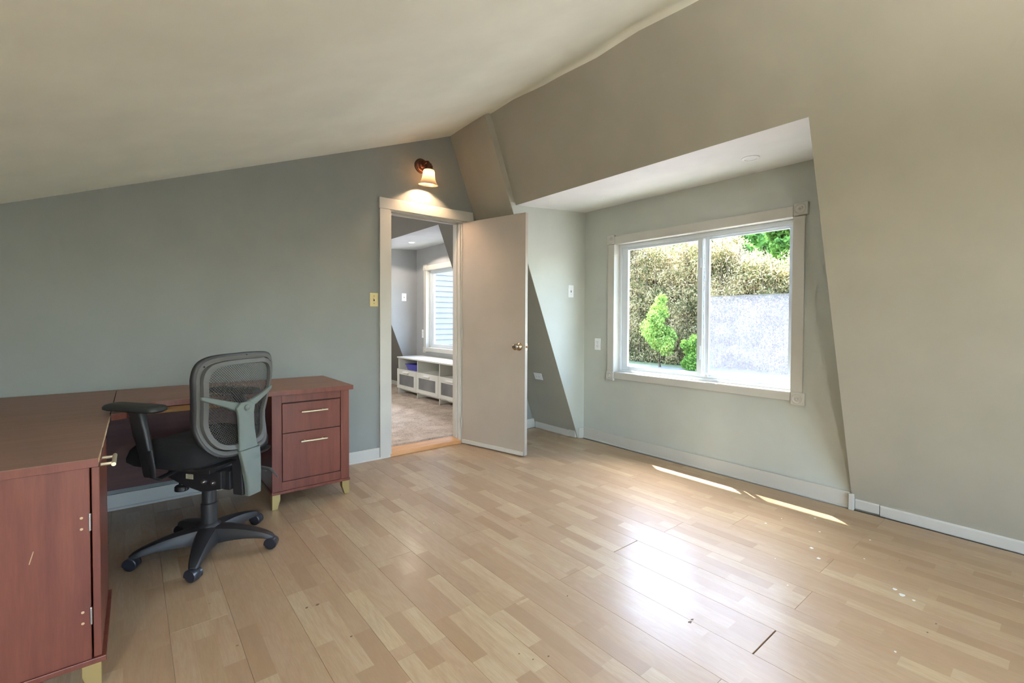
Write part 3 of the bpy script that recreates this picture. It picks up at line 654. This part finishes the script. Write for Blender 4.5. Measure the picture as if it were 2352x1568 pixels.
for (p, sx, sy) in ((lo[0],1,1),(lo[1],-1,1),(lo[2],1,-1),(lo[3],-1,-1)): taper_leg(dr_, p[0], p[1], sx, sy)
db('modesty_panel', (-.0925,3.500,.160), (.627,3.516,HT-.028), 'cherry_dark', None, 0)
db('pine_cleat', (-.085,3.455,.586), (.627,3.4995,.622), 'pine', label='raw pine strip under the desktop')

OL = (-.50, 2.55)
dl_ = root('corner_desk', 'cherry desk with hinged cabinet standing in the left foreground', 'desk', (OL[0], OL[1], 0))
def L2(p): return (p[0]-OL[0], p[1]-OL[1], p[2])
def dc_(nm, a, b, mat='cherry', par=None, bev=.002, **k): return MB().box(L2(a), L2(b)).obj(nm, mat, par or dl_, None, bev, **k)
poly_top('desktop', [(-1.05,1.888),(-.0925,1.888),(-.0925,3.63),(-1.05,3.63)], HT-.026, HT, 'cherry_top', dl_, OL)
eb = MB()
yy = 1.90
while yy < 2.70:                                   # chipped pale edge of the desktop
    hgt = .006+.012*random.random(); eb.box(L2((-.0925,yy,HT-.002-hgt)), L2((-.0910,yy+.035,HT-.0015))); yy += .036
eb.obj('worn_edge', 'wornwood', dl_, label='chipped pale edge of the desktop')
cy0, cy1 = 1.900, 2.345
dc_('side_panel', (-.66,cy0,.105), (-.1135,cy0+.018,HT-.026)); dc_('side_panel', (-.66,cy1-.018,.105), (-.1135,cy1,HT-.026))
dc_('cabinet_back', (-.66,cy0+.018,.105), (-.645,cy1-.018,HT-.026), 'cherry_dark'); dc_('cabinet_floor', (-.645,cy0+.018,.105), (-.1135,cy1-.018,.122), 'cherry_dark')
dc_('base_moulding', (-.664,cy0-.004,.088), (-.080,cy1+.004,.105))
cd = dc_('cabinet_door', (-.1095,cy0+.001,.107), (-.0905,cy1-.002,.694))
pull(cd, L2((-.0905,1.945,.684)), L2((-.0905,2.075,.684)), (1,0,0), .0062, .032)
for z in (.212, .501):
    MB().box(L2((-.117,cy0-.004,z)), L2((-.111,cy0+.006,z+.054))).obj('hinge', 'steel', cd, None, .002)
    for dz in (.010, .044):
        MB().lathe([(.004,0),(.004,.0006),(.0005,.0008)], Matrix.Translation(L2((-.133,cy0,z+dz))) @ Matrix.Rotation(R(90),4,'X'), 9).obj('screw_hole', 'wornwood', dl_, label='pale chipped screw hole')
MB().tube([L2((-.245,cy0-.0002,.440)), L2((-.236,cy0-.0002,.475))], .0012, 5).obj('scratch', 'wornwood', dl_)
for (x, y, sx, sy) in ((-.0915,cy0+.002,-1,1),(-.0915,cy1,-1,-1),(-.66,cy0+.002,1,1),(-.66,cy1,1,-1)):
    p = L2((x,y,0)); taper_leg(dl_, p[0], p[1], sx, sy)
dc_('side_panel', (-1.04,1.90,.0), (-1.02,3.60,HT-.026)); dc_('modesty_panel', (-1.02,3.500,.160), (-.0925,3.516,HT-.026), 'cherry_dark', None, 0)

# ================================================================== OFFICE CHAIR
CA = R(127)
ch = root('office_chair', 'black task chair with grey mesh back at the corner of the desks', 'chair', (.277, 2.730, 0), CA)
arm_angles = [R(-179.4+72*k-127) for k in range(5)]
st_ = MB()
st_.lathe([(.036,.062),(.052,.070),(.056,.098),(.050,.128),(.036,.140),(.036,.235),(.031,.240),(.031,.300),(.027,.304),(.027,.350)], None, 28)
st_.obj('gas_column', 'black_plastic', ch, 40)
for a in arm_angles:
    rs = []
    for t in [0, .12, .25, .4, .55, .7, .85, .95, 1.0]:
        r_ = .030 + t*.282; zt = .128 - .010*t - .046*t**2.2 ; hh = .060*(1-t)**1.2 + .022; wd = .034*(1-t) + .020
        if t >= .95: wd *= .92; zt -= .003
        if t == 1.0: wd *= .7; zt -= .006; hh *= .8
        c = Vector((r_*math.cos(a), r_*math.sin(a), 0)); s_ = Vector((-math.sin(a), math.cos(a), 0))
        rs.append([c+s_*wd*k1+Vector((0,0,zt-hh*k2)) for k1, k2 in ((-1,1),(-1.0,.45),(-.75,.10),(-.3,0),(.3,0),(.75,.10),(1.0,.45),(1,1))])
    MB().rings([r_[::-1] for r_ in rs]).obj('base_arm', 'black_plastic', ch, 35)
    # caster under the tip
    wa = a + R(35)
    cp = Vector((.300*math.cos(a), .300*math.sin(a), 0))
    cst = MB(); tm = Matrix.Translation((cp.x, cp.y, .027)) @ Matrix.Rotation(CA*0 + R(-20), 4, 'Z')
    cst.lathe([(.009,.02),(.009,.052)], Matrix.Translation((cp.x, cp.y, 0)), 10)
    hood = Matrix.Translation((cp.x, cp.y, .029)) @ Matrix.Rotation(R(17+[6,-10,4,-6,12][arm_angles.index(a)]), 4, 'Z') @ Matrix.Rotation(R(90), 4, 'X')
    n_ = 16
    ringsH = []
    for xo, rr in ((-.026,.027),(-.023,.030),(.006,.031),(.010,.029)):
        ringsH.append([hood @ Vector((rr*math.cos(R(230)*k/n_ - R(10)), rr*math.sin(R(230)*k/n_ - R(10)), xo)) for k in range(n_+1)])
    cst.rings(ringsH)
    co = cst.obj('caster', 'black_gloss', ch, 40)
    for zo, hw_ in ((-.013, .010), (.0165, .010)):
        wm = hood @ Matrix.Translation((0, -.002, zo))
        MB().lathe([(.0005,-hw_),(.021,-hw_),(.0265,-hw_+.003),(.0265,hw_-.003),(.021,hw_),(.0005,hw_)], wm, 26).obj('wheel', 'black_gloss', co, 40)

def srect(cx_, cy_, hx, hy, r_, z, n=6):
    pts = []
    for (sx, sy, a0) in ((1,1,0),(-1,1,90),(-1,-1,180),(1,-1,270)):
        for k in range(n+1):
            a = R(a0+90*k/n); pts.append(Vector((cx_+sx*(hx-r_)+r_*math.cos(a), cy_+sy*(hy-r_)+r_*math.sin(a), z)))
    return pts
# seat cushion
prof = [(-.055,.478,.17),(-.015,.474,.20),(0,.492,.215),(0,.528,.225),(-.010,.560,.22),(-.030,.578,.20),(-.075,.586,.16),(-.15,.586,.10)]
rs = []
for (ins, z, _) in prof:
    hx, hy = .245+ins, .250+ins; ring = srect(.040, 0, hx-.022, hy, min(.10, hx*.6), z)
    for p in ring:
        if p.x > .13: p.z -= ((p.x-.13)/.13)**2*.050*(1 if z > .5 else .15)
        if z > .55: p.z -= .012*(1-min(1, abs(p.y)/.2))
    rs.append(ring)
seat = MB().rings(rs); seat.obj('seat', 'fabric', ch, 50)
MB().rings([srect(0,0,.18,.17,.05,.458), srect(0,0,.205,.205,.07,.466), srect(0,0,.215,.215,.07,.480)]).obj('seat_pan', 'black_plastic', ch, 40)
mech = MB()
mech.rings([[Vector(p) for p in ((-.15,y,.34),(-.03,y,.318),(.06,y,.335),(.17,y,.372),(.17,y,.405),(.05,y,.425),(-.15,y,.425))] for y in (-.075,.075)])
mech.box((-.12,-.11,.420), (.12,.11,.462)).box((-.175,-.050,.330), (-.10,.050,.420))
mo = mech.obj('tilt_mechanism', 'black_plastic', ch, None, .004)
for x in (-.050,-.105): MB().lathe([(.013,0),(.013,.004),(.006,.005),(.006,.012),(.0005,.012)], Matrix.Translation((x,.075,.368)) @ Matrix.Rotation(R(-90),4,'X'), 18).obj('bolt', 'steel', mo, 40)
lb = MB().box((.012,.0752,.375), (.056,.0758,.398)).obj('warning_label', paint('label_cream', (214,206,172), .6, 0), mo)
for k in range(4): MB().box((.015,.0758,.3785+k*.005), (.053-(k % 2)*.006,.0761,.3800+k*.005)).obj('print_line', 'slotdark', lb)
MB().lathe([(.026,0),(.030,.003),(.030,.022),(.024,.028),(.012,.030),(.012,.06)], Matrix.Translation((.118,.045,.300)), 14).obj('tension_knob', 'black_plastic', ch, 30)
MB().tube([(-.06,-.10,.410),(-.15,-.155,.385),(-.23,-.150,.378),(-.31,-.110,.352)], [.006,.006,.008,.003], 8, .45).obj('tilt_lever', 'grey_plastic', ch, 50)
MB().tube([(-.06,-.09,.395),(-.14,-.150,.370),(-.20,-.155,.362)], [.005,.005,.003], 8, .5).obj('tilt_lever', 'grey_plastic', ch, 50)

# armrests
for s in (1, -1):
    y = .278*s
    pd = MB(); rs = []
    for (ins, z) in ((-.012,.738),(0,.746),(0,.758),(-.006,.766),(-.020,.770)):
        ring = srect(.110, y-.006*s, .152+ins, .045+ins, .034+ins*.4, z, 5)
        for p in ring: p.z -= .16*max(0, p.x-.21)**1.3 - .010*(.11-p.x)/.15*0
        rs.append(ring)
    pd.rings(rs).obj('arm_pad', 'pad', ch, 50)
    rs = []
    for (xc, z, hw, hd) in ((.087,.738,.044,.022),(.085,.722,.037,.018),(.068,.650,.040,.015),(.050,.590,.036,.014),(.036,.540,.033,.013),(.022,.462,.028,.011),(.020,.452,.026,.010)):
        rs.append(srect(xc, y, hw, hd, hd*.8, z, 3))
    MB().rings(rs[::-1]).obj('arm_post', 'black_plastic', ch, 45)
    MB().tube([(.012,y+.008*s,.57),(-.004,y+.008*s,.50),(-.004,y+.006*s,.455),(-.002,y-.020*s,.438),(0,y-.10*s,.449),(.0,y-.19*s,.452)], .0075, 8, 2.2, up=(1,0,0)).obj('arm_bracket', 'black_plastic', ch, 50)

# back: surface x(y,z)
def bx_(y, z):
    t = (z-.50)/.48
    lum = .030*math.exp(-((z-.66)/.09)**2) - .012*max(0, (t-.5))*2
    return -(.205 - .055*min(1, abs(y)/.24)**2) + lum - (.020*math.exp(-((z-.50)/.05)**2))
def outline(off, n=72):
    pts = []
    for k in range(n):
        a = 2*math.pi*k/n; c, s = math.cos(a), math.sin(a); e = 2/(6.5 if s > 0 else 4.4)
        py = math.copysign(abs(c)**e, c); pz = math.copysign(abs(s)**e, s)
        hz = .238-off; z = .740 + hz*pz
        hw = (.208 + .030*max(-1, min(1, (z-.62)/.25)) if z < .87 else .238) - off
        y = hw*py
        if pz > 0: z += .012*(1-abs(py)**2)
        pts.append((y, z))
    return pts
def ring_at(off, dx): return [Vector((bx_(y, z)+dx, y, z)) for y, z in outline(off)]
MB().rings([ring_at(.004,.010), ring_at(.0,.002), ring_at(.002,-.010), ring_at(.010,-.014), ring_at(.024,-.010), ring_at(.026,.004), ring_at(.004,.010)], cap=False).obj('back_frame', 'black_plastic', ch, 50)
MB().rings([ring_at(.010,-.012), ring_at(.012,-.016), ring_at(.026,-.013), ring_at(.028,-.008), ring_at(.010,-.012)], cap=False).obj('frame_cover', 'grey_plastic', ch, 50)
MB().rings([ring_at(.031,-.004), ring_at(.033,-.022), ring_at(.052,-.024), ring_at(.055,-.010), ring_at(.053,-.004), ring_at(.031,-.004)], cap=False).obj('inner_frame', 'grey_plastic', ch, 50)
for (y, z) in ((.197,.935),(.0,.978),(-.19,.93),(.222,.74),(.150,.520),(.04,.515)):
    MB().lathe([(.004,0),(.004,.003),(.002,.0035),(.0005,.001)], Matrix.Translation((bx_(y,z)-.013,y,z)) @ Matrix.Rotation(R(-90),4,'Y'), 10).obj('screw', 'dark', ch, 30)
# woven mesh panel: diagonal net of flat threads
net = MB(); p_ = .0085; th_ = .0027; inner = outline(.045)
ys_ = np.array([q_[0] for q_ in inner]); zs_ = np.array([q_[1] for q_ in inner])
def inside(y, z):
    if not (.545 < z < .955): return False
    hw = (.208 + .030*max(-1, min(1, (z-.62)/.25)) if z < .87 else .238) - .042
    e = abs(y)/hw; q_ = abs(z-.742)/.196
    return e**4.2+q_**4.2 < 1.05
nn_ = int(.6/p_)
for sgn in (1, -1):
    for i in range(-nn_, nn_):
        j = -nn_; run = []
        for j in range(-nn_, nn_+1):
            a = i*p_; b = j*p_
            y = (a+b)*.7071*sgn; z = .742 + (b-a)*.7071
            if inside(y, z): run.append((y, z))
            else:
                if len(run) > 1:
                    vs = []
                    for (yy_, zz_) in run:
                        for o_ in (-1, 1):
                            y2 = yy_+o_*th_*.5*.7071*-sgn; z2 = zz_+o_*th_*.5*.7071
                            vs.append((bx_(y2, z2)-.006+.0004*sgn, y2, z2))
                    net.add(vs, [(2*k, 2*k+1, 2*k+3, 2*k+2) for k in range(len(run)-1)])
                run = []
net.obj('back_mesh', 'meshfab', ch, kind='stuff', label='see-through dark woven mesh')
# lumbar spine: hub, two arms and the column going down
sp = MB()
def blob(pts, thick=.014, n=8):
    return sp
def strip(path, name='back_spine', th=.012):
    rs = []
    for (x, yc, z, hw, tilt) in path:
        rs.append([Vector((x+th*.5*a, yc+hw*b, z+tilt*b)) for a, b in ((-1,-.86),(-.6,-1),(.6,-1),(1,-.9),(1,.9),(.6,1),(-.6,1),(-1,.86))])
    sp.rings(rs)
strip([(-.262,0,.306,.038,0),(-.262,0,.345,.040,0),(-.258,0,.400,.046,0),(-.250,0,.470,.054,0),(-.240,0,.525,.060,0)], th=.030)
strip([(-.236,0,.515,.058,0),(-.232,0,.560,.050,0),(-.226,0,.620,.046,0),(-.222,0,.690,.047,0),(-.220,0,.725,.056,0),(-.219,0,.748,.030,0)], th=.018)
for s in (1, -1):
    rs = []
    for (y, zc_, hh) in ((.025,.722,.028),(.055,.735,.022),(.10,.753,.018),(.15,.772,.015),(.195,.790,.012),(.208,.795,.008)):
        x = bx_(y, zc_)-.022
        rs.append([Vector((x+a*.006, s*y, zc_+b*hh)) for a, b in ((-1,-.8),(1,-1),(1,1),(-1,.8))])
    if s > 0: rs = [r_[::-1] for r_ in rs]
    sp.rings(rs)
spo = sp.obj('back_spine', 'grey_plastic2', ch, 30, .003)
MB().lathe([(.014,0),(.014,.006),(.011,.009),(.0005,.010)], Matrix.Translation((-.229,0,.722)) @ Matrix.Rotation(R(-90),4,'Y'), 22).obj('spine_cap', 'grey_plastic2', spo, 40)
MB().rings([[Vector(p) for p in ((x1,y,.31),(x2,y,.31),(x3,y,.50),(x4,y,.50))] for y, x1, x2, x3, x4 in ((-.046,-.246,-.19,-.180,-.236),(.046,-.246,-.19,-.180,-.236))]).obj('back_bracket', 'black_plastic', ch, None, .004)
MB().box((-.20,-.03,.335), (-.13,.03,.42)).obj('back_joint', 'black_plastic', ch, None, .004)

# ================================================================== NEXT ROOM FURNITURE
BX0, BX1, BZ = 3.0, 3.415, .058
by0, by1 = 4.60, 6.395
bn = root('media_bench', 'low white media bench with three frosted drawers under the next room window', 'bench', ((BX0+BX1)/2, (by0+by1)/2, BZ))
def L3(p): return (p[0]-(BX0+BX1)/2, p[1]-(by0+by1)/2, p[2]-BZ)
def nb(nm, a, b, mat='bench', par=None, bev=.0015, **k): return MB().box(L3(a), L3(b)).obj(nm, mat, par or bn, None, bev, **k)
nb('top_board', (BX0-.002,by0,.585), (BX1,by1,.603))
wid = (by1-by0)/3
for k in range(4):
    yk = by0+wid*k; a = min(max(yk-.008, by0+.004), by1-.020)
    nb('side_board', (BX0+.02,a,.06), (BX1,a+.016,.585))
nb('shelf_board', (BX0+.018,by0+.01,.405), (BX1,by1-.01,.421)); nb('back_board', (BX1-.008,by0+.01,.10), (BX1-.002,by1-.01,.59))
nb('bottom_board', (BX0+.03,by0+.01,.125), (BX1,by1-.01,.14))
for k in range(3):
    a, b = by0+wid*k+.003, by0+wid*(k+1)-.003; zt, zb_ = .428, .148
    f = MB().box(L3((BX0,a,zb_)), L3((BX0+.018,a+.068,zt))).box(L3((BX0,b-.068,zb_)), L3((BX0+.018,b,zt))).box(L3((BX0,a+.068,zt-.075)), L3((BX0+.018,b-.068,zt))).box(L3((BX0,a+.068,zb_)), L3((BX0+.018,b-.068,zb_+.050)))
    fo = f.obj('drawer', 'bench', bn)
    nb('frosted_pane', (BX0+.006,a+.066,zb_+.048), (BX0+.012,b-.066,zt-.073), 'frost', fo, 0)
    ym_ = (a+b)/2+.0
    MB().slab([L3((BX0,ym_-.085,.392)),L3((BX0-.030,ym_-.085,.384)),L3((BX0-.031,ym_-.085,.388)),L3((BX0,ym_-.085,.400))], (0,.17,0)).obj('handle', 'white_gloss', fo)
bi = root('storage_bin', 'small blue plastic bin on the left shelf of the media bench', 'bin', (3.17,6.06,.4215))
def tub(par, lx, ly, h, mat):
    rs = []
    for (k, z) in ((.84,0),(.86,.004),(1.0,h-.010),(1.06,h-.010),(1.06,h),(.95,h),(.93,h-.01),(.80,.008)):
        rs.append(srect(0, 0, lx*k, ly*k, .03, z, 4))
    return MB().rings(rs).obj('bin_body', mat, par, 35)
tub(bi, .12, .17, .085, 'bluebin')
pi_ = root('storage_bin', 'pink plastic bin on the right shelf of the media bench', 'bin', (3.20,4.78,.4215)); tub(pi_, .12, .13, .13, 'pinkbin')

# ================================================================== OUTSIDE
o = MB().slab([(3.9,-30,-1.0),(60,-30,-1.0),(60,60,-1.0),(3.9,60,-1.0)], (0,0,-.3)).obj('ground', 'grass'); tag(o, 'grass verge outside the window', 'ground', kind='structure')
o = MB().slab([(4.5,-30,-.99),(18.2,-30,-.99),(20.2,60,-.99),(4.5,60,-.99)], (0,0,.01)).obj('driveway', 'concrete'); tag(o, 'grey gravel drive in front of the bamboo', 'ground', kind='structure')

def leaves(name, centers, size, mat, parent=None, up=0.0, asp=3.2):
    n = len(centers); c = centers
    d = rng.normal(size=(n,3)); d[:,2] -= up; d /= np.linalg.norm(d, axis=1)[:,None]
    e = np.cross(d, rng.normal(size=(n,3))); e /= np.linalg.norm(e, axis=1)[:,None]
    s = size*(.6+.8*rng.random(n))[:,None]
    v = np.empty((n,4,3)); v[:,0] = c-d*s; v[:,1] = c+e*s/asp; v[:,2] = c+d*s; v[:,3] = c-e*s/asp
    me = bpy.data.meshes.new(name); me.vertices.add(n*4); me.vertices.foreach_set('co', v.reshape(-1))
    me.loops.add(n*4); me.loops.foreach_set('vertex_index', np.arange(n*4)); me.polygons.add(n)
    me.polygons.foreach_set('loop_start', np.arange(n)*4); me.polygons.foreach_set('loop_total', np.full(n, 4)); me.update(calc_edges=True)
    me.materials.append(M[mat]); return link(name, me, parent)
def plume_points(n_pl, per, xr, yr, topf, zbase=-1.0, rr=(.3,.75)):
    out = []
    for _ in range(n_pl):
        y = rng.uniform(*yr); x = rng.uniform(*xr); zt = topf(y)
        z = zbase + (zt-zbase)*rng.random()**.8; r_ = rng.uniform(*rr)
        p = rng.normal(size=(per,3)); p /= np.linalg.norm(p, axis=1)[:,None]; p *= (rng.random(per)**.35)[:,None]
        p = p*np.array([r_*.8, r_, r_*.75]) + np.array([x, y, z]); p = p[p[:,2] > zbase+.05]
        p[:,2] -= .25*((p[:,1]-y)**2 + (p[:,0]-x)**2)/r_
        out.append(p)
    return np.concatenate(out)
def topf(y): return 3.6 + .22*(y-6.5) + .5*math.sin(y*1.3) + .3*math.sin(y*3.7)
pts_ = plume_points(1900, 200, (20.3, 21.8), (3.0, 19.5), topf)
bt = root('bamboo_thicket', 'tall tan and green bamboo thicket filling the window view', 'bamboo', (20.5, 11, -1.0), kind='stuff')
def shift(o, loc):
    o.location = (-loc[0], -loc[1], -loc[2]); return o
lo_ = shift(leaves('bamboo_leaves', pts_, .062, 'bamboo', bt, .4), (20.5, 11, -1.0)); lo_['kind'] = 'stuff'
cane = MB()
for _ in range(170):
    x = rng.uniform(20.3, 21.3); y = rng.uniform(3, 19.5); zt = topf(y)+.3; l_ = rng.uniform(-.5,.5)
    cane.tube([(x-20.5,y-11,0),(x-20.5+.1,y-11+l_*.3,(zt+1)*.55),(x-20.5-.2,y-11+l_,zt+1)], [.022,.018,.006], 5)
cane.obj('canes', 'trunk', bt, 60, kind='stuff')
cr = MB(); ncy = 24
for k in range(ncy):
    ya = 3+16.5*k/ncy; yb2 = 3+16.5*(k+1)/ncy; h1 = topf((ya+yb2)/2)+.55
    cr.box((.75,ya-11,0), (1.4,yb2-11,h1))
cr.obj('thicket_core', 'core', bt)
# green saplings and trees
def tree(name, label, x, y, z0, zc_, r_, mat, n, size, group=None, hgt=None):
    t = root(name, label, 'tree', (x, y, z0), group=group)
    MB().tube([(0,0,0),(.03,.05,(zc_-z0)*.5),(0,0,(zc_-z0)*.95)], [r_*.05+.02, r_*.04+.015, .01], 8).obj('trunk', 'trunk', t, 60)
    out = []
    for _ in range(26):
        c = rng.normal(size=3); c /= np.linalg.norm(c); c = c*r_*(.35+.6*rng.random())*np.array([.9,.8,1.6]); q_ = rng.normal(size=(n//26,3)); q_ /= np.linalg.norm(q_, axis=1)[:,None]
        q_ *= (rng.random(n//26)**.4)[:,None]*r_*(.25+.25*rng.random()); out.append(q_+c+np.array([0,0,zc_-z0]))
    leaves('foliage', np.concatenate(out), size, mat, t, .2, 1.6)
tree('maple_sapling', 'bright green maple sapling in front of the bamboo', 18.7, 12.3, -1.0, .70, .92, 'maple', 9000, .058)
tree('shrub', 'green leafy shrub at the foot of the bamboo, beside the maple sapling', 18.8, 10.55, -1.0, -.35, .72, 'dkleaf', 6000, .055)
tree('broadleaf_tree', 'green broadleaf tree behind the bamboo at the right window edge', 27, 9.9, -1.0, 5.0, 1.45, 'dkleaf', 8000, .15)
tree('broadleaf_tree', 'pale green broadleaf tree behind the bamboo at the top of the right pane', 27, 13.3, -1.0, 5.5, 1.5, 'tree', 8000, .15)
tree('broadleaf_tree', 'tall pale broadleaf tree farthest back above the right pane', 32, 14.2, -1.0, 6.4, 2.0, 'tree', 9000, .17)
tree('broadleaf_tree', 'broadleaf tree above the bamboo at the window mullion', 27, 16.9, -1.0, 6.1, 1.6, 'tree', 7000, .15)
tree('broadleaf_tree', 'broadleaf tree above the bamboo at the top left of the window', 27, 20.8, -1.0, 6.6, 1.7, 'dkleaf', 7000, .15)

# neighbouring wing with lap siding
hs = root('house_wing', 'pale blue-grey lap-sided wing seen through the next room window', 'building', (6.2, 8.75, -1.0))
MB().box((-2.6,.02,0), (2.6,2.0,4.2)).obj('wall_core', 'siding', hs)
sid = MB().slab([(-2.62,0,0),(-2.62,-.030,.0),(-2.62,-.002,.116),(-2.62,.02,.118),(-2.62,.02,0)], (5.24,0,0)).mesh('siding_board'); sid.materials.append(M['siding'])
for k in range(36):
    s_ = bpy.data.objects.new('siding_board', sid); COL.objects.link(s_); s_.parent = hs; s_.location = (0,0,k*.115)
MB().slab([(-2.8,-.4,4.2),(2.8,-.4,4.2),(2.8,2.2,4.2),(-2.8,2.2,4.2)], (0,0,.15)).obj('roof', 'roof', hs)
